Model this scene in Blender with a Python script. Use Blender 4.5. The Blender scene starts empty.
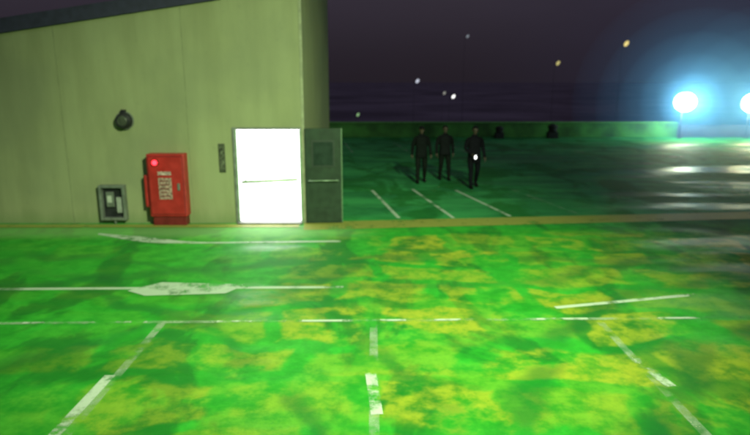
import bpy, bmesh, math, random
from mathutils import Vector, Matrix, Euler
random.seed(4)
R=math.radians
S=bpy.context.scene
S.view_settings.view_transform='Standard'
S.view_settings.look='None'
S.view_settings.exposure=0

# ---------------------------------------------------------------- helpers
def link(o,parent=None):
    S.collection.objects.link(o)
    if parent: o.parent=parent
    return o
def empty(name,loc=(0,0,0),rotz=0,parent=None):
    e=bpy.data.objects.new(name,None); e.location=loc; e.rotation_euler=(0,0,rotz)
    e.empty_display_size=.2
    return link(e,parent)
def obj(name,me,mat=None,parent=None,loc=(0,0,0),rot=(0,0,0),smooth=False):
    o=bpy.data.objects.new(name,me); o.location=loc; o.rotation_euler=rot
    if mat: 
        me.materials.clear(); me.materials.append(mat)
    if smooth:
        for p in me.polygons: p.use_smooth=True
    return link(o,parent)
def box(name,x0,x1,y0,y1,z0,z1,mat,parent=None,bev=0.0,loc=(0,0,0),rot=(0,0,0)):
    bm=bmesh.new(); bmesh.ops.create_cube(bm,size=1)
    for v in bm.verts:
        v.co=Vector((x0+(v.co.x+.5)*(x1-x0),y0+(v.co.y+.5)*(y1-y0),z0+(v.co.z+.5)*(z1-z0)))
    if bev>0: bmesh.ops.bevel(bm,geom=bm.edges[:],offset=bev,segments=2,affect='EDGES',profile=.5)
    me=bpy.data.meshes.new(name); bm.to_mesh(me); bm.free()
    return obj(name,me,mat,parent,loc,rot)
def cyl(name,p0,p1,r0,r1,mat,parent=None,seg=24,bev=0):
    p0=Vector(p0);p1=Vector(p1);d=p1-p0
    bm=bmesh.new(); bmesh.ops.create_cone(bm,segments=seg,radius1=r0,radius2=r1,depth=d.length,cap_ends=True)
    q=d.to_track_quat('Z','Y').to_matrix().to_4x4()
    bmesh.ops.transform(bm,matrix=Matrix.Translation((p0+p1)/2)@q,verts=bm.verts)
    me=bpy.data.meshes.new(name); bm.to_mesh(me); bm.free()
    for p in me.polygons: p.use_smooth=len(p.vertices)==4
    return obj(name,me,mat,parent)
def poly(name,pts,mat,parent=None,z=0.004):
    me=bpy.data.meshes.new(name)
    me.from_pydata([(p[0],p[1],z) for p in pts],[],[list(range(len(pts)))])
    return obj(name,me,mat,parent)
def stripe(name,p0,p1,w,mat,parent=None,z=0.004,w1=None):
    p0=Vector(p0);p1=Vector(p1);d=(p1-p0).normalized();n=Vector((-d.y,d.x))
    w1=w if w1 is None else w1
    return poly(name,[p0-n*w/2,p1-n*w1/2,p1+n*w1/2,p0+n*w/2],mat,parent,z)

class NT:
    def __init__(s,name,world=False):
        if world: s.m=bpy.data.worlds.new(name)
        else: s.m=bpy.data.materials.new(name)
        s.m.use_nodes=True; s.t=s.m.node_tree; s.t.nodes.clear()
    def n(s,typ,**k):
        nd=s.t.nodes.new(typ)
        for a,b in k.items(): setattr(nd,a,b)
        return nd
    def put(s,nd,key,b):
        if isinstance(b,bpy.types.NodeSocket): s.t.links.new(b,nd.inputs[key])
        else: nd.inputs[key].default_value=b
    def math(s,op,a,b=0.0,clamp=False):
        nd=s.n('ShaderNodeMath',operation=op,use_clamp=clamp); s.put(nd,0,a); s.put(nd,1,b); return nd.outputs[0]
    def mix(s,f,a,b,blend='MIX'):
        nd=s.n('ShaderNodeMix',data_type='RGBA',blend_type=blend); s.put(nd,0,f); s.put(nd,6,a); s.put(nd,7,b); return nd.outputs[2]
    def step(s,v,a,b,lo=0.0,hi=1.0):
        nd=s.n('ShaderNodeMapRange',interpolation_type='SMOOTHSTEP'); s.put(nd,0,v); s.put(nd,1,a); s.put(nd,2,b); s.put(nd,3,lo); s.put(nd,4,hi); return nd.outputs[0]
    def noise(s,vec,scale,detail=4,rough=.55,dist=0):
        nd=s.n('ShaderNodeTexNoise'); s.put(nd,'Vector',vec); s.put(nd,'Scale',scale); s.put(nd,'Detail',detail); s.put(nd,'Roughness',rough); s.put(nd,'Distortion',dist); return nd.outputs[0]
    def map(s,vec,scale=(1,1,1),loc=(0,0,0),rot=(0,0,0)):
        nd=s.n('ShaderNodeMapping'); s.put(nd,'Vector',vec); s.put(nd,'Scale',scale); s.put(nd,'Location',loc); s.put(nd,'Rotation',rot); return nd.outputs[0]
    def pos(s): return s.n('ShaderNodeNewGeometry').outputs['Position']
    def out(s,sh,vol=None):
        o=s.n('ShaderNodeOutputMaterial'); 
        if sh is not None: s.t.links.new(sh,o.inputs[0])
        if vol is not None: s.t.links.new(vol,o.inputs[1])
        return s.m
def c4(c): return (c[0],c[1],c[2],1)
def simple(name,col,rough=.6,metal=0,var=.15,scale=6,spec=.5):
    k=NT(name); p=k.n('ShaderNodeTexCoord').outputs['Object']
    nz=k.noise(p,scale,5)
    col2=[c*(1-var*1.6) for c in col]; col3=[min(1,c*(1+var)) for c in col]
    c=k.mix(k.step(nz,.3,.7),c4(col2),c4(col3))
    b=k.n('ShaderNodeBsdfPrincipled'); k.put(b,'Base Color',c); k.put(b,'Metallic',metal)
    k.put(b,'Roughness',k.step(nz,.2,.8,rough*.85,min(1,rough*1.15))); k.put(b,'Specular IOR Level',spec)
    return k.out(b.outputs[0])
def emis(name,col,st):
    k=NT(name); p=k.n('ShaderNodeTexCoord').outputs['Object']
    nz=k.noise(p,1.5,2); e=k.n('ShaderNodeEmission'); k.put(e,0,c4(col)); k.put(e,1,k.step(nz,.2,.8,st*.85,st*1.1))
    return k.out(e.outputs[0])

# ---------------------------------------------------------------- materials
def mat_floor():
    k=NT('green_epoxy_deck'); P=k.pos()
    sx=k.n('ShaderNodeSeparateXYZ'); k.put(sx,0,P); X,Y=sx.outputs[0],sx.outputs[1]
    def warp(scale,amt,detail,src=None):
        wn=k.n('ShaderNodeTexNoise'); k.put(wn,'Vector',P); k.put(wn,'Scale',scale); k.put(wn,'Detail',detail); k.put(wn,'Roughness',.6)
        off=k.n('ShaderNodeVectorMath',operation='SUBTRACT'); k.put(off,0,wn.outputs[1]); k.put(off,1,(.5,.5,.5))
        sc=k.n('ShaderNodeVectorMath',operation='SCALE'); k.put(sc,0,off.outputs[0]); k.put(sc,'Scale',amt)
        ad=k.n('ShaderNodeVectorMath',operation='ADD'); k.put(ad,0,src if src is not None else P); k.put(ad,1,sc.outputs[0]); return ad.outputs[0]
    D=warp(2.2,.42,7); D=warp(.45,1.5,2,D)
    def brick(w,h,mort,off,loc,rz,bias):
        br=k.n('ShaderNodeTexBrick',offset=off,offset_frequency=2,squash=1.5,squash_frequency=3)
        k.put(br,'Vector',k.map(D,loc=loc,rot=(0,0,rz))); k.put(br,'Scale',1.0); k.put(br,'Mortar Size',mort); k.put(br,'Mortar Smooth',.6)
        k.put(br,'Brick Width',w); k.put(br,'Row Height',h); k.put(br,'Color1',(1,1,1,1)); k.put(br,'Color2',(.0,.0,.0,1)); k.put(br,'Mortar',(0,0,0,1)); k.put(br,'Bias',bias)
        return br.outputs[0]
    b1=brick(1.45,1.05,.19,.42,(.3,.25,0),R(2),-.22); b2=brick(2.5,1.8,.35,.3,(1.1,.7,0),R(-9),.0)
    n1=k.noise(P,.75,5,.6); n2=k.noise(P,3.0,7,.7); n3=k.noise(P,16,4,.6)
    m=k.math('ADD',k.math('MULTIPLY',b1,.85),k.math('MULTIPLY',b2,.30),True)
    m=k.math('MULTIPLY',m,k.step(n1,.38,.50,.06,1))
    m=k.math('MULTIPLY',m,k.step(n2,.34,.56,.3,1))
    m=k.math('MULTIPLY',m,k.step(Y,12.0,12.9,1,0))
    m=k.math('MULTIPLY',m,k.step(k.math('ADD',X,k.math('MULTIPLY',Y,-.15)),-6.0,-2.5,.5,1))
    m=k.math('MULTIPLY',m,k.step(k.math('ADD',X,k.math('MULTIPLY',Y,-.45)),-7.5,-4.2,.25,1))
    g=k.mix(k.step(n2,.3,.7),(.014,.24,.014,1),(.032,.37,.026,1))
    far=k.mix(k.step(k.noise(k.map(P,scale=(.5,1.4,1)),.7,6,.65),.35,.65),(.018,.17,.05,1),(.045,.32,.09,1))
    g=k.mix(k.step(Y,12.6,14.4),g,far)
    dk=k.noise(k.map(P,scale=(1.2,.6,1),rot=(0,0,R(18))),.6,5,.6,.6)
    g=k.mix(k.step(dk,.49,.58,0,.75),g,(.008,.13,.014,1))
    c=k.mix(k.math('MULTIPLY',m,.92),g,k.mix(k.step(n2,.35,.65),(.19,.28,.016,1),(.33,.37,.025,1)))
    for (cx,cy,r,w,a) in ((-6.5,3.2,6.1,.10,.55),(-6.5,3.2,7.5,.10,.45),(8.5,2.5,6.2,.14,.7),(8.5,2.5,7.7,.14,.6),(1.5,-4.5,15.2,.14,.5),(-9,16,10.5,.12,.45),(-1,20,11.2,.12,.45)):
        v=k.n('ShaderNodeVectorMath',operation='DISTANCE'); k.put(v,0,D); k.put(v,1,(cx,cy,0))
        t=k.step(k.math('ABSOLUTE',k.math('SUBTRACT',v.outputs['Value'],r)),w*.4,w*2.2,a,0)
        t=k.math('MULTIPLY',t,k.step(n1,.38,.55))
        c=k.mix(t,c,(.006,.11,.02,1))
    c=k.mix(k.step(n3,.55,.8,0,.25),c,(.02,.12,.02,1))
    c=k.mix(k.math('MULTIPLY',k.step(k.math('ABSOLUTE',k.math('SUBTRACT',Y,12.7)),.15,.9,.30,0),k.step(X,-1.2,.4,1,0)),c,(.40,.62,.25,1))  # whitish glare along the wall foot, painted into the deck colour
    b=k.n('ShaderNodeBsdfPrincipled'); k.put(b,'Base Color',c)
    wet=k.step(k.noise(k.map(P,scale=(.30,1.1,1),loc=(3,1.7,0)),.5,4,.6),.46,.62,.75,.42)
    k.put(b,'Roughness',wet); k.put(b,'Specular IOR Level',.24)
    bp=k.n('ShaderNodeBump'); k.put(bp,'Strength',.35); k.put(bp,'Distance',.012); k.put(bp,'Height',k.noise(P,18,4)); k.put(b,'Normal',bp.outputs[0])
    return k.out(b.outputs[0])
def mat_paint(name,col,lo,hi,strength=1.0):
    k=NT(name); P=k.pos(); n=k.noise(P,2.6,6,.7); n2=k.noise(P,.9,2)
    s=k.math('ADD',k.math('MULTIPLY',n,.6),k.math('MULTIPLY',n2,.4))
    a=k.math('MULTIPLY',k.step(s,lo,hi),strength)
    b=k.n('ShaderNodeBsdfPrincipled'); k.put(b,'Base Color',k.mix(n,c4(col),c4([x*.8 for x in col]))); k.put(b,'Roughness',.6)
    t=k.n('ShaderNodeBsdfTransparent'); mx=k.n('ShaderNodeMixShader'); k.put(mx,0,a); k.put(mx,1,t.outputs[0]); k.put(mx,2,b.outputs[0])
    return k.out(mx.outputs[0])
def mat_wall():
    k=NT('painted_concrete_wall'); P=k.pos()
    sx=k.n('ShaderNodeSeparateXYZ'); k.put(sx,0,P)
    st=k.noise(k.map(P,scale=(1.6,1.6,.25)),1.3,6,.6); bl=k.noise(P,.35,4); f=k.noise(P,9,4)
    c=k.mix(k.step(st,.3,.7),(.235,.255,.130,1),(.285,.31,.165,1))
    c=k.mix(k.step(bl,.40,.66,0,.5),c,(.18,.20,.12,1))
    c=k.mix(k.step(f,.6,.8,0,.2),c,(.14,.15,.10,1))
    c=k.mix(k.step(k.math('ADD',sx.outputs[2],k.math('MULTIPLY',st,.5)),.25,.65,.5,0),c,(.15,.22,.08,1))
    b=k.n('ShaderNodeBsdfPrincipled'); k.put(b,'Base Color',c); k.put(b,'Roughness',.8); k.put(b,'Specular IOR Level',.2)
    bp=k.n('ShaderNodeBump'); k.put(bp,'Strength',.3); k.put(bp,'Distance',.02); k.put(bp,'Height',st); k.put(b,'Normal',bp.outputs[0])
    return k.out(b.outputs[0])
FLOOR=mat_floor(); WALL=mat_wall()
WHITE=mat_paint('worn_white_paint',(.66,.76,.62),.43,.55,.85)
WHITEC=mat_paint('white_paint',(.60,.74,.56),.36,.52,.78)
WHITEF=mat_paint('faded_white_paint',(.55,.68,.5),.44,.60,.45)
YEL=mat_paint('worn_yellow_band',(.36,.38,.07),.30,.50,.8)
GREY=simple('grey_metal',(.18,.20,.17),.5,.3)
DARK=simple('dark_metal',(.03,.03,.035),.5,.4)
POLE=simple('pole_galvanised',(.05,.045,.06),.7)
TRIM=simple('coping_dark',(.03,.03,.06),.8)
SEAM=simple('joint_shadow_gap',(.19,.21,.11),.9)
RED=simple('red_cabinet_paint',(.36,.020,.018),.45,0,.12,4)
REDD=simple('dark_red_trim',(.14,.01,.01),.5)
LABEL=simple('label_plate',(.36,.24,.20),.5,0,.45,22)
REDLIT=emis('red_beacon',(1,.02,.03),9)
DOORLIT=emis('backlit_frosted_glass',(1.0,.965,.99),6.0)
DOORG=simple('dark_green_door',(.020,.040,.022),.6,0,.15,6,.3)
BAR=simple('push_bar',(.30,.42,.28),.4,.4)
PARA=simple('green_parapet',(.07,.25,.045),.85,0,.35,.8)
PARC=simple('purple_gloom_concrete',(.07,.06,.10),.9,0,.2,1)
GND=simple('street_ground',(.20,.155,.225),1,0,.2,.02,0)
LAMP=emis('flood_lamp_glass',(.92,1,.66),60)
CAR=simple('dark_vent_paint',(.03,.03,.025),.8)

# ---------------------------------------------------------------- deck & ground
def sheet(name,x0,x1,y0,y1,z,mat,parent=None):
    me=bpy.data.meshes.new(name); me.from_pydata([(x0,y0,z),(x1,y0,z),(x1,y1,z),(x0,y1,z)],[],[(0,1,2,3)])
    return obj(name,me,mat,parent)
sheet('ground',-2500,2500,-600,3900,-12,GND)
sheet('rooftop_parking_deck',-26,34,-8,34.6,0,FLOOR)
box('deck_structure',-26,34,-8,35.0,-11.99,-0.02,PARC)

mk=empty('road_markings')
for i,x in enumerate((-5.85,-2.85,0.0,3.07,6.1)):
    stripe('stall_line_%d'%i,(x,3.5),(x-.02,7.6),.10,WHITEF,mk)
stripe('stall_piece_1',(-2.96,4.9),(-2.94,6.1),.12,WHITE,mk,.008)
stripe('stall_piece_2',(0.02,5.3),(-.05,6.15),.12,WHITE,mk,.008)
stripe('stall_piece_3',(3.17,5.85),(3.06,6.5),.12,WHITE,mk,.008)
stripe('bay_front_line',(-7,7.52),(9,7.83),.08,WHITEF,mk,.0085)
xx=-6.4
while xx<7.5:
    l=random.uniform(.25,.8); yy=7.52+(xx+7)/16*.31
    stripe('bay_dash',(xx,yy),(xx+l,yy+.02*l),.055,WHITE,mk,.0125); xx+=l+random.uniform(.3,1.1)
stripe('slanted_line',(2.6,8.14),(4.9,8.68),.09,WHITE,mk)
stripe('arrow_lower',(-6.2,8.92),(-.5,9.02),.10,WHITEC,mk)
poly('arrow_block',[(-3.85,8.84),(-3.5,8.62),(-2.3,8.72),(-2.05,9.14),(-3.45,9.24)],WHITEC,mk,.008)
N=16; P0=[]; P1=[]
for i in range(N+1):
    t=i/N; x=-5.9+5.2*t; y=12.4-.75*math.sin(min(1,t*1.9)*math.pi/2)+.25*max(0,t-.4)
    w=.07+.30*math.exp(-((t-.22)/.15)**2)+.05*t
    P0.append((x,y-w/2)); P1.append((x,y+w/2))
poly('arrow_upper',P0+P1[::-1],WHITEC,mk,.004)
L=[((-.09,17.6),(.57,13.9)),((1.12,17.8),(1.87,13.9)),((2.4,17.6),(3.26,14.1)),((4.1,17.8),(5.0,14.3)),((6.2,18.4),(7.3,14.6)),((9.0,19),(10.2,14.9))]
for i,(a,b) in enumerate(L):
    stripe('far_stall_line_%d'%i,a,b,.09,WHITEC if i<3 else WHITEF,mk)
for i in range(8):
    stripe('far_bay_%d'%i,(-1+i*2.6,27),(-1.6+i*2.6,31.5),.1,WHITEF,mk)
stripe('far_cross_line',(6,25),(20,26.2),.18,WHITEF,mk,.008)
stripe('yellow_band',(-1.6,13.1),(16,14.9),.75,YEL,mk,.006)
stripe('wall_foot_line',(-14,13.05),(-1.7,13.1),.28,YEL,mk,.012)

pp=empty('parapet_wall')
box('green_section',-12,17.3,34.6,34.85,0,.80,PARA,pp,.01)
box('coping',-12,17.3,34.56,34.89,.80,.86,simple('coping_green',(.14,.42,.09),.8),pp,.01)
pg=empty('low_concrete_wall')  # parapet carried on; glare and darkness put into its purple-grey colour
box('body',17.31,34,34.6,34.85,0,.62,PARC,pg,.01); box('cap',17.31,34,34.56,34.89,.62,.68,PARC,pg,.01)
pr=empty('edge_wall')
box('body',33.7,33.95,-8,34.59,0,.7,PARC,pr,.01); box('cap',33.66,33.99,-8,34.55,.7,.76,PARC,pr,.01)

# ---------------------------------------------------------------- building
B=empty('stair_building')
yw=13.4; xr=-1.58; dl,dr=-3.12,-1.66; dh=2.13
def prism(name,pts_xz,y0,y1,mat,parent):
    n=len(pts_xz); vs=[(x,y0,z) for x,z in pts_xz]+[(x,y1,z) for x,z in pts_xz]
    fs=[list(range(n)),list(range(2*n-1,n-1,-1))]+[[i,i+n,(i+1)%n+n,(i+1)%n] for i in range(n)]
    me=bpy.data.meshes.new(name); me.from_pydata(vs,[],fs)
    bm=bmesh.new(); bm.from_mesh(me); bmesh.ops.recalc_face_normals(bm,faces=bm.faces); bm.to_mesh(me); bm.free()
    return obj(name,me,mat,parent)
def ztop(x): return 4.12+(x+8.4)*.145
xt=-3.25; zt=6.6
prism('front_wall',[(-16,0),(dl,0),(dl,dh),(xr-.08,dh),(xr-.08,0),(xr,0),(xr,zt),(xt,zt),(xt,ztop(xt)),(-16,ztop(-16))],yw,yw+.2,WALL,B)
box('side_wall',xr-.2,xr-.003,yw+.2,21.0,0,zt,WALL,B)
box('tower_inner_wall',xt,xt+.2,yw+.2,21.0,3.5,zt,WALL,B)
box('rear_wall',-16,xr-.2,20.8,21.0,0,3.0,WALL,B)
prism('roof_fascia',[(-16,ztop(-16)),(xt-.003,ztop(xt)),(xt-.003,ztop(xt)+.30),(-16,ztop(-16)+.30)],yw-.06,21.0,TRIM,B)
box('tower_roof',xt-.06,xr+.06,yw-.06,21.06,zt,zt+.2,TRIM,B,.01)
box('corner_edge',xr-.05,xr+.012,yw-.012,yw+.03,0.0,zt-.01,simple('corner_bead',(.26,.28,.17),.7),B,.004)
for x in (-12.4,-9.6,-6.9,-4.15):
    box('panel_joint',x,x+.010,yw-.004,yw-.001,.02,ztop(x)-.02,SEAM,B)
box('door_frame_left',dl-.05,dl,yw-.03,yw+.1,0,dh+.05,GREY,B,.004)
box('door_frame_top',dl,dr+.02,yw-.03,yw+.1,dh,dh+.05,GREY,B,.004)
box('lit_glass_door',dl+.01,dr-.01,yw+.06,yw+.09,.05,dh-.01,DOORLIT,B)
box('door_stile',dr-.03,dr+.02,yw-.01,yw+.055,0,dh-.01,BAR,B,.004)
box('door_stile_left',dl,dl+.04,yw-.01,yw+.055,0,dh-.01,BAR,B,.004)
cyl('push_bar',(dl+.12,yw-.06,.96),(dr-.08,yw-.06,1.02),.038,.038,simple('bar_pale',(.5,.62,.45),.5),B)
for x in (dl+.2,dr-.14): cyl('bar_bracket',(x,yw+.06,1.0),(x,yw-.06,1.0),.018,.018,BAR,B)
box('threshold',dl,dr,yw-.18,yw+.1,0.0,.045,GREY,B,.006)
leaf=empty('open_door_leaf',(xr+.02,yw-.04,0),R(4),B)
box('panel',0,.80,-.025,.02,.02,dh+.03,DOORG,leaf,.004)
box('edge',.80,.825,-.035,.03,.02,dh+.03,simple('door_edge_green',(.12,.20,.11),.5),leaf,.004)
box('window_frame',.14,.66,-.032,-.026,1.3,1.9,simple('window_frame_green',(.015,.030,.018),.6),leaf,.003)
box('window_pane',.18,.62,-.037,-.033,1.34,1.86,simple('dark_glass',(.015,.032,.022),.4,0,.15,6,.25),leaf)
cyl('leaf_bar',(.06,-.09,1.0),(.74,-.09,1.0),.012,.012,BAR,leaf)
for x in (.1,.7): cyl('leaf_bracket',(x,-.02,1.0),(x,-.09,1.0),.014,.014,BAR,leaf)
box('kick_plate',.05,.75,-.034,-.026,.06,.34,DOORG,leaf,.003)
sg=empty('wall_sign',(-3.42,yw,0))
box('plate',-.07,.07,-.03,-.002,1.18,1.82,simple('sign_plate',(.06,.07,.04),.5),sg,.006)
box('inner',-.05,.05,-.036,-.031,1.25,1.75,simple('sign_face',(.10,.11,.07),.5,0,.5,18),sg)
F=empty('fire_hydrant_cabinet',(-4.62,yw,0))
box('cabinet',-.40,.42,-.30,-.002,.22,1.62,RED,F,.02)
box('plinth',-.36,.38,-.26,-.003,0,.22,REDD,F,.01)
box('door_panel',-.36,.38,-.318,-.301,.28,1.56,RED,F,.008)
box('door_gap',-.375,.395,-.3045,-.3005,.265,1.575,REDD,F)
box('label',-.16,.13,-.324,-.3185,.62,1.10,LABEL,F)
box('label_header',-.16,.13,-.327,-.3185,1.16,1.24,simple('header_white',(.45,.33,.30),.5,0,.5,30),F)
for i in range(5): box('label_line_%d'%i,-.13,.02+.08*random.random(),-.3265,-.3245,.68+i*.085,.70+i*.085,REDD,F)
box('latch',.26,.31,-.35,-.318,.82,.98,GREY,F,.006)
cyl('beacon_base',(-.2,-.318,1.44),(-.2,-.35,1.44),.075,.07,REDD,F)
bm=bmesh.new(); bmesh.ops.create_uvsphere(bm,u_segments=20,v_segments=12,radius=.055); me=bpy.data.meshes.new('beacon'); bm.to_mesh(me); bm.free()
obj('beacon_lens',me,REDLIT,F,(-.2,-.355,1.44),smooth=True)
box('side_box',-.52,-.44,-.22,-.04,.42,1.14,RED,F,.02)
for z in (.55,1.0): box('side_arm',-.45,-.39,-.16,-.1,z,z+.06,REDD,F,.004)
U=empty('electrical_box',(-5.92,yw,0))
box('back',-.27,.27,-.05,-.002,.12,.88,DARK,U,.01)
for a in ((-.29,-.23,.10,.90),(.23,.29,.10,.90)): box('frame_v',a[0],a[1],-.16,-.002,a[2],a[3],GREY,U,.008)
for a in ((.84,.90),(.10,.16)): box('frame_h',-.229,.229,-.155,-.003,a[0],a[1],GREY,U,.008)
box('meter',-.15,.02,-.11,-.051,.40,.74,GREY,U,.01)
box('meter_label',-.12,-.02,-.115,-.111,.50,.66,simple('paper',(.42,.44,.38),.7),U)
box('switch',.07,.19,-.10,-.051,.26,.62,simple('switch_grey',(.28,.3,.26),.6),U,.01)
cyl('conduit',(.0,-.07,0),(.0,-.07,.11),.03,.03,GREY,U)
W=empty('wall_lamp',(-5.52,yw,2.33))
cyl('base',(0,-.002,0),(0,-.05,0),.20,.20,GREY,W,32)
cyl('body',(0,-.05,0),(0,-.16,0),.185,.15,DARK,W,32)
cyl('rim',(0,-.16,0),(0,-.175,0),.155,.14,DARK,W,32)
cyl('face',(0,-.17,0),(0,-.19,0),.12,.10,simple('lamp_glass_off',(.06,.07,.05),.3),W,32)
box('bracket',-.05,.05,-.10,-.002,.15,.24,DARK,W,.01)

# ---------------------------------------------------------------- lamps
def bloom_shells(name,loc,shells,parent,col):
    # scattering shells added round the lamp to imitate lens bloom; homogeneous, nested
    for i,(r,d) in enumerate(shells):
        bm=bmesh.new(); bmesh.ops.create_icosphere(bm,subdivisions=4,radius=r); me=bpy.data.meshes.new(name); bm.to_mesh(me); bm.free()
        k=NT('%s_material_%d'%(name,i)); sc=k.n('ShaderNodeVolumeScatter'); k.put(sc,0,c4(col)); k.put(sc,1,d)
        m=k.out(None,sc.outputs[0])
        try: m.cycles.homogeneous_volume=True
        except Exception: pass
        obj(name,me,m,parent,loc)
def flood(loc,h,power,shells):
    e=empty('flood_light',(loc[0],loc[1],0))
    cyl('pole',(0,.1,0),(0,.1,h-.3),.035,.03,POLE,e)
    cyl('foot',(0,.1,0),(0,.1,.06),.14,.12,POLE,e)
    box('yoke',-.40,.40,.07,.13,h-.38,h-.32,POLE,e,.005)
    for x in (-.40,.37): box('yoke_arm',x,x+.03,.07,.13,h-.32,h+.05,POLE,e)
    box('housing',-.36,.36,-.04,.18,h-.28,h+.28,DARK,e,.03)
    bm=bmesh.new(); bmesh.ops.create_uvsphere(bm,u_segments=28,v_segments=16,radius=1)
    for v in bm.verts: v.co=Vector((v.co.x*.60,v.co.y*.16,v.co.z*.50))  # lens shaped wider than its housing to show the glare core
    me=bpy.data.meshes.new('lens'); bm.to_mesh(me); bm.free()
    obj('lens',me,LAMP,e,(0,-.14,h),smooth=True)
    ld=bpy.data.lights.new('lamp_light','POINT'); ld.energy=power; ld.color=(.45,.80,1); ld.shadow_soft_size=.3
    lo=bpy.data.objects.new('lamp_light',ld); lo.location=(0,-.75,h); link(lo,e)
    bloom_shells('lamp_bloom',(0,-.75,h),shells,e,(.13,.40,1.0))
    return e
flood((17.15,33.9),2.02,800,((6.2,.016),(4.9,.022),(3.7,.03),(2.6,.04),(1.6,.06)))
flood((20.95,34.0),1.95,520,((5.2,.016),(4.1,.022),(3.0,.03),(2.0,.05)))

def street_lamp(u,v,d,col=(1,.85,.45),st=2.2,size=1.0):
    x=(u-375)/600*d; z=3.2+d*(80-v)/600
    e=empty('street_lamp',(x,d,-12)); H=z+12
    cyl('pole',(0,0,0),(0,0,H),.035,.016,POLE,e,8)
    cyl('arm',(0,0,H-.05),(.45,-.1,H+.15),.02,.02,POLE,e,8)
    bm=bmesh.new(); bmesh.ops.create_uvsphere(bm,u_segments=12,v_segments=8,radius=1)
    for q in bm.verts: q.co=Vector((q.co.x*.24*size,q.co.y*.14,q.co.z*.38*size))
    me=bpy.data.meshes.new('lantern'); bm.to_mesh(me); bm.free()
    obj('lantern',me,emis('lantern_glass',col,st),e,(.45,-.1,H+.15),rot=(0,R(35),0),smooth=True)
street_lamp(613,47,75,(1,.85,.30),.9)
street_lamp(549,65,85,(.9,.8,.3),.55,.9)
street_lamp(461,40,95,(.7,.8,.9),.3,.7)
street_lamp(413,82,80,(.8,.85,1),.7,.8)
street_lamp(448,97,70,(1,1,.95),1.8,.65)
street_lamp(441,93,140,(.8,.8,.7),.4)
street_lamp(356,114,120,(.5,.9,.4),.5)

def roof_vent(x,y,s=1):
    e=empty('roof_ventilator',(x,y,0)); e.scale=(s,s,s)
    box('curb',-.35,.35,-.3,.3,0,.45,CAR,e,.02)
    cyl('neck',(0,0,.45),(0,0,.7),.30,.30,CAR,e)
    cyl('cowl_low',(0,0,.7),(0,0,.85),.32,.36,CAR,e)
    cyl('cowl_top',(0,0,.85),(0,0,1.0),.36,.16,CAR,e)
roof_vent(7.0,34.0,.68); roof_vent(10.0,34.0,.8)

# ---------------------------------------------------------------- people
def bake(o):
    dg=bpy.context.evaluated_depsgraph_get(); dg.update()
    me=bpy.data.meshes.new_from_object(o.evaluated_get(dg)); bpy.data.objects.remove(o); return me
def skinned(chains,sub=2):
    out=bmesh.new()
    for ch in chains:
        me=bpy.data.meshes.new('t'); me.from_pydata([p[:3] for p in ch],[(i,i+1) for i in range(len(ch)-1)],[])
        o=bpy.data.objects.new('t',me); link(o)
        md=o.modifiers.new('s','SKIN'); md.use_smooth_shade=True
        for i,p in enumerate(ch):
            sv=me.skin_vertices[0].data[i]; sv.radius=(p[3],p[3] if len(p)<5 else p[4]); sv.use_root=(i==0)
        ms=o.modifiers.new('u','SUBSURF'); ms.levels=sub; ms.render_levels=sub
        m2=bake(o); out.from_mesh(m2)
    return out
def loft(rings,seg=28):
    bm=bmesh.new(); prev=None
    for (z,rx,ry,cy,cx) in rings:
        cur=[]
        for i in range(seg):
            a=2*math.pi*i/seg; c,s=math.cos(a),math.sin(a)
            e=.85
            cur.append(bm.verts.new((cx+rx*math.copysign(abs(c)**e,c),cy+ry*math.copysign(abs(s)**e,s),z)))
        if prev:
            for i in range(seg): bm.faces.new((prev[i],prev[(i+1)%seg],cur[(i+1)%seg],cur[i]))
        else: bm.faces.new(cur[::-1])
        prev=cur
    bm.faces.new(prev); return bm
def add(bm,other):
    m=bpy.data.meshes.new('a'); other.to_mesh(m); other.free(); bm.from_mesh(m)
def remesh(bm,vox,sm=4):
    me=bpy.data.meshes.new('r'); bm.to_mesh(me); bm.free(); o=bpy.data.objects.new('r',me); link(o)
    r=o.modifiers.new('r','REMESH'); r.mode='VOXEL'; r.voxel_size=vox; r.use_smooth_shade=True
    s=o.modifiers.new('s','SMOOTH'); s.iterations=sm; s.factor=.5
    return bake(o)
def ell(c,r,rot=0):
    bm=bmesh.new(); bmesh.ops.create_uvsphere(bm,u_segments=24,v_segments=16,radius=1)
    M=Matrix.Translation(c)@Euler((rot,0,0)).to_matrix().to_4x4()@Matrix.Diagonal((r[0],r[1],r[2],1))
    bmesh.ops.transform(bm,matrix=M,verts=bm.verts); return bm
SKIN=simple('skin',(.12,.085,.06),.6,0,.1,12)
HAIR=simple('black_hair',(.008,.008,.009),.7,0,.3,60,.2)
SHOE=simple('black_shoe',(.010,.010,.010),.5,0,.2,6,.2)
EYE=simple('eye_dark',(.02,.015,.012),.2)
LIP=simple('lips',(.12,.06,.05),.5)
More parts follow.
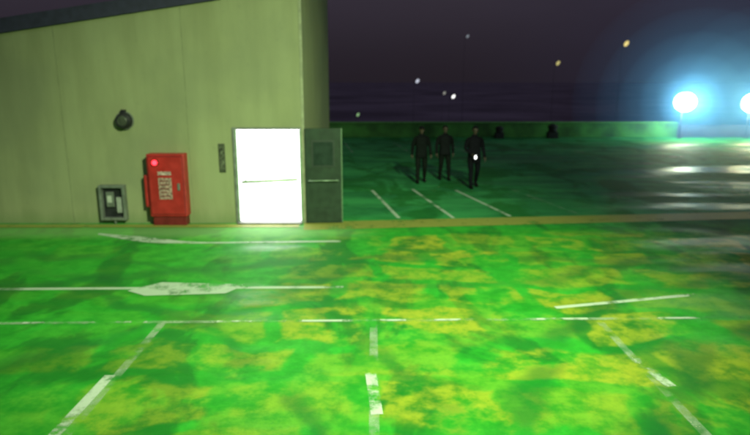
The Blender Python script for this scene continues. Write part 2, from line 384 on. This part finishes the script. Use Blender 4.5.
def hand(name,wrist,dirv,side,parent,curl=.5):
    ch=[[(0,0,.01,.022,.016),(0,0,-.03,.032,.017),(0,0,-.075,.036,.016),(0,0,-.09,.03,.013)]]
    for i,(oy,l) in enumerate(((-.030,.072),(-.010,.080),(.010,.074),(.029,.058))):
        x=0;z=-.082;a=curl*.45;pts=[(0,oy*.9,-.06,.009)]
        for k_,fr in enumerate((.45,.3,.25)):
            pts.append((x,oy,z,.0092-.0008*k_)); x-=side*math.sin(a)*l*fr*1.1; z-=math.cos(a)*l*fr*1.1; a+=curl*.6
        pts.append((x,oy,z,.0068)); ch.append(pts)
    ch.append([(0,-.018,-.025,.013),(-side*.008,-.040,-.048,.011),(-side*.016,-.052,-.074,.0095),(-side*.022,-.054,-.096,.008)])
    bm=skinned(ch,1)
    q=Vector((0,0,-1)).rotation_difference(Vector(dirv).normalized()).to_matrix().to_4x4()
    bmesh.ops.transform(bm,matrix=Matrix.Translation(wrist)@q,verts=bm.verts)
    me=bpy.data.meshes.new(name); bm.to_mesh(me); bm.free()
    obj(name,me,SKIN,parent,smooth=True)
def person(loc,h,rotz,stride,jacket,trouser,arms,hair='short',coat=.80,head_t=(0,0)):
    s=h/1.75; root=empty('walking_man',loc,rotz); root.scale=(s*1.06,s*1.06,s)
    bm=loft([(coat,.178,.130,.0,0),(coat+.03,.182,.134,0,0),(.98,.172,.126,0,0),(1.12,.166,.120,-.005,0),(1.25,.184,.126,-.005,0),
             (1.36,.205,.128,0,0),(1.43,.198,.112,.005,0),(1.475,.14,.085,.01,0),(1.50,.08,.07,.01,0),(1.53,.062,.062,.01,0)])
    ch=[[(0,.01,1.42,.06),(0,.008,1.52,.052),(0,-.004,1.60,.05)]]
    for sd,a in ((-1,arms[0]),(1,arms[1])):
        ch.append([(sd*.10,.005,1.42,.062),(sd*.188,.005,1.415,.070),(sd*.222,.01,1.30,.061),(a[0][0]*1.0,a[0][1],a[0][2],.054),
                   ((a[0][0]+a[1][0])/2,(a[0][1]+a[1][1])/2,(a[0][2]+a[1][2])/2,.049),(a[1][0],a[1][1],a[1][2],.040)])
    for sd,st in ((-1,stride),(1,-stride)):
        ky=-.04-st*.42-max(0,-st)*.12; ay=-st; lift=.10 if st<-.1 else 0
        ch.append([(sd*.08,0,.93,.10),(sd*.095,.0,.82,.10),(sd*.108,(ky)*.55,.66,.088),(sd*.11,ky,.49,.070),(sd*.116,(ky+ay)/2+.012,.33,.067),
                   (sd*.12,ay,.12+lift*.6,.056),(sd*.12,ay+.005,.07+lift*.6,.060)])
    add(bm,skinned(ch,2))
    me=remesh(bm,.011,3)
    me.materials.clear()
    for m_ in (jacket,trouser,SKIN): me.materials.append(m_)
    for p in me.polygons:
        c=p.center; p.use_smooth=True
        if c.z>1.515 and abs(c.x)<.075: p.material_index=2
        elif c.z<coat+.004 and abs(c.x)<.21: 
            armd=min((Vector(c)-Vector(a[1])).length for a in arms)
            p.material_index=0 if armd<.07 else 1
    obj('body',me,None,root)
    for sd,a,nm in ((-1,arms[0],'right_hand'),(1,arms[1],'left_hand')):
        d=Vector(a[1])-Vector(a[0]); hand(nm,a[1],d,sd,root,a[2])
        w=Vector(a[1]); n=d.normalized()
        cyl(nm+'_cuff',w-n*.03,w+n*.012,.043,.042,jacket,root,20)
    for sd,st in ((-1,stride),(1,-stride)):
        lift=.05 if st<-.1 else 0
        sb=ell((sd*.122,-st-.065,.045),(.047,.135,.045)); add(sb,ell((sd*.12,-st+.01,.062),(.045,.06,.06)))
        for v in sb.verts: v.co.z=max(v.co.z,.0)
        m=remesh(sb,.009,2)
        obj('shoe',m,SHOE,root,smooth=True)
        if lift:
            for v in m.vertices: v.co.z+= max(0,(v.co.y+st+.12))*.35
    hd=empty('head',(0,-.012,1.60),0,root); hd.rotation_euler=(head_t[0],0,head_t[1])
    hb=ell((0,.012,.085),(.074,.092,.095)); add(hb,ell((0,-.012,.035),(.058,.068,.068))); add(hb,ell((0,-.045,-.004),(.034,.036,.030)))
    add(hb,ell((0,-.086,.048),(.011,.018,.020),.25)); add(hb,ell((0,-.078,.072),(.008,.014,.026),-.25)); add(hb,ell((0,-.068,.088),(.050,.018,.010)))
    for sd in (-1,1): add(hb,ell((sd*.077,.012,.062),(.010,.018,.031),.15))
    add(hb,ell((0,-.066,.014),(.022,.014,.008)))
    m=remesh(hb,.0055,3); obj('face',m,SKIN,hd,smooth=True)
    for sd in (-1,1):
        e=ell((sd*.030,-.070,.070),(.012,.010,.0065)); mm=bpy.data.meshes.new('eye'); e.to_mesh(mm); e.free(); obj('eye',mm,EYE,hd,smooth=True)
        e=ell((sd*.031,-.080,.091),(.018,.006,.0035)); mm=bpy.data.meshes.new('brow'); e.to_mesh(mm); e.free(); obj('eyebrow',mm,HAIR,hd,smooth=True)
    e=ell((0,-.078,.014),(.021,.006,.005)); mm=bpy.data.meshes.new('mouth'); e.to_mesh(mm); e.free(); obj('mouth',mm,LIP,hd,smooth=True)
    hbm=ell((0,.018,.098),(.085,.100,.096))
    for v in hbm.verts:
        fr=-.028; 
        if v.co.y<fr and v.co.z<.122: v.co.y=fr+ (v.co.y-fr)*.12; v.co.x*=.93
        if v.co.z<.045: v.co.z=.045-(.045-v.co.z)*.3; v.co.y=max(v.co.y,.0); v.co.x*=.9
        n=random.uniform(-.0025,.0025); v.co+=v.co.normalized()*n
    if hair=='cap': add(hbm,ell((0,-.075,.125),(.062,.075,.010),.12))
    mm=bpy.data.meshes.new('hair'); hbm.to_mesh(mm); hbm.free(); obj('cap' if hair=='cap' else 'hair',mm,HAIR,hd,smooth=True)
    cb=loft([(1.485,.085,.078,.012,0),(1.515,.078,.074,.010,0),(1.548,.071,.070,.008,0)],24)
    mm=bpy.data.meshes.new('collar'); cb.to_mesh(mm); cb.free(); obj('collar',mm,jacket,root,smooth=True)
    return root
def cloth(n,c): return simple(n,c,.85,0,.3,5,.15)
J1=cloth('black_jacket',(.007,.010,.009)); J2=cloth('charcoal_jacket',(.010,.012,.013)); J3=cloth('dark_coat',(.008,.008,.012))
T1=cloth('dark_trousers',(.008,.012,.009)); T3=cloth('navy_trousers',(.006,.007,.011))
down=lambda sd,sw:((sd*.255,.03+sw*.3,1.14),(sd*.272,-.03+sw,.90),.55)
person((1.47,19.0,0),1.76,R(4),.13,J1,T1,(down(-1,.05),down(1,-.04)),'cap',.80)
person((2.27,19.5,0),1.74,R(6),-.10,J2,T1,(down(-1,-.06),down(1,.08)),'short',.84)
p3=person((3.0,18.1,0),1.82,R(8),.17,J3,T3,(((-.25,.03,1.15),(-.13,-.19,1.0),.9),down(1,-.05)),'short',.74,(R(8),R(-6)))
T=empty('flashlight',(-.09,-.27,.965),0,p3)
cyl('barrel',(-.03,.06,.02),(.0,-.05,-.01),.016,.018,DARK,T); cyl('bezel',(.0,-.05,-.01),(.012,-.10,-.025),.022,.034,GREY,T)
e=ell((.012,-.103,-.025),(.032,.02,.055)); mm=bpy.data.meshes.new('lens'); e.to_mesh(mm); e.free(); obj('lens',mm,emis('torch_glass',(.95,1,.95),4),T,smooth=True)

# ---------------------------------------------------------------- site floodlight on a mast (lights the near deck)
fl=empty('site_flood_light',(4,-4,0))
cyl('pole',(0,0,0),(0,0,8.6),.12,.08,DARK,fl); box('arm',-.05,.05,0,4.4,8.9,9.0,DARK,fl); box('lamp_head',-.5,.5,4.1,4.5,8.9,9.2,DARK,fl,.03)
ld=bpy.data.lights.new('site_spot','SPOT'); ld.energy=15000; ld.color=(.80,1,.60); ld.spot_size=R(69); ld.spot_blend=.95; ld.shadow_soft_size=.4
lo=bpy.data.objects.new('site_spot',ld); src=Vector((4,.5,8.75)); lo.location=src-Vector((4,-4,0)); link(lo,fl)
tgt=Vector((-1.2,10.6,0)); lo.rotation_euler=(tgt-src).to_track_quat('-Z','Y').to_euler()

# ---------------------------------------------------------------- world + faint moon
k=NT('World',True); S.world=k.m
tc=k.n('ShaderNodeTexCoord').outputs['Generated']; sx=k.n('ShaderNodeSeparateXYZ'); k.put(sx,0,tc)
z=sx.outputs[2]
c=k.mix(k.step(z,-.02,.20),(.017,.013,.018,1),(.040,.033,.047,1))
c=k.mix(k.step(sx.outputs[0],.1,.6,0,.55),c,(.026,.024,.050,1))
c=k.mix(k.step(k.noise(k.map(tc,scale=(1,1,3)),2.5,4),.35,.7,0,.3),c,(.020,.015,.022,1))
bg=k.n('ShaderNodeBackground'); k.put(bg,0,c); k.put(bg,1,1.0)
o=k.n('ShaderNodeOutputWorld'); k.t.links.new(bg.outputs[0],o.inputs[0])
sd=bpy.data.lights.new('moon','SUN'); sd.energy=.25; sd.angle=R(10); sd.color=(.7,.85,.9)
so=bpy.data.objects.new('moon',sd); so.rotation_euler=(R(40),0,R(15)); link(so)

# ---------------------------------------------------------------- camera
cd=bpy.data.cameras.new('camera'); cd.sensor_width=36; cd.lens=600/750*36; cd.clip_end=6000; cd.clip_start=.05
cd.dof.use_dof=True; cd.dof.focus_distance=3.2; cd.dof.aperture_fstop=1.7
co=bpy.data.objects.new('camera',cd); co.location=(0,0,3.2); co.rotation_euler=(R(90-12.9),0,0); link(co)
S.camera=co
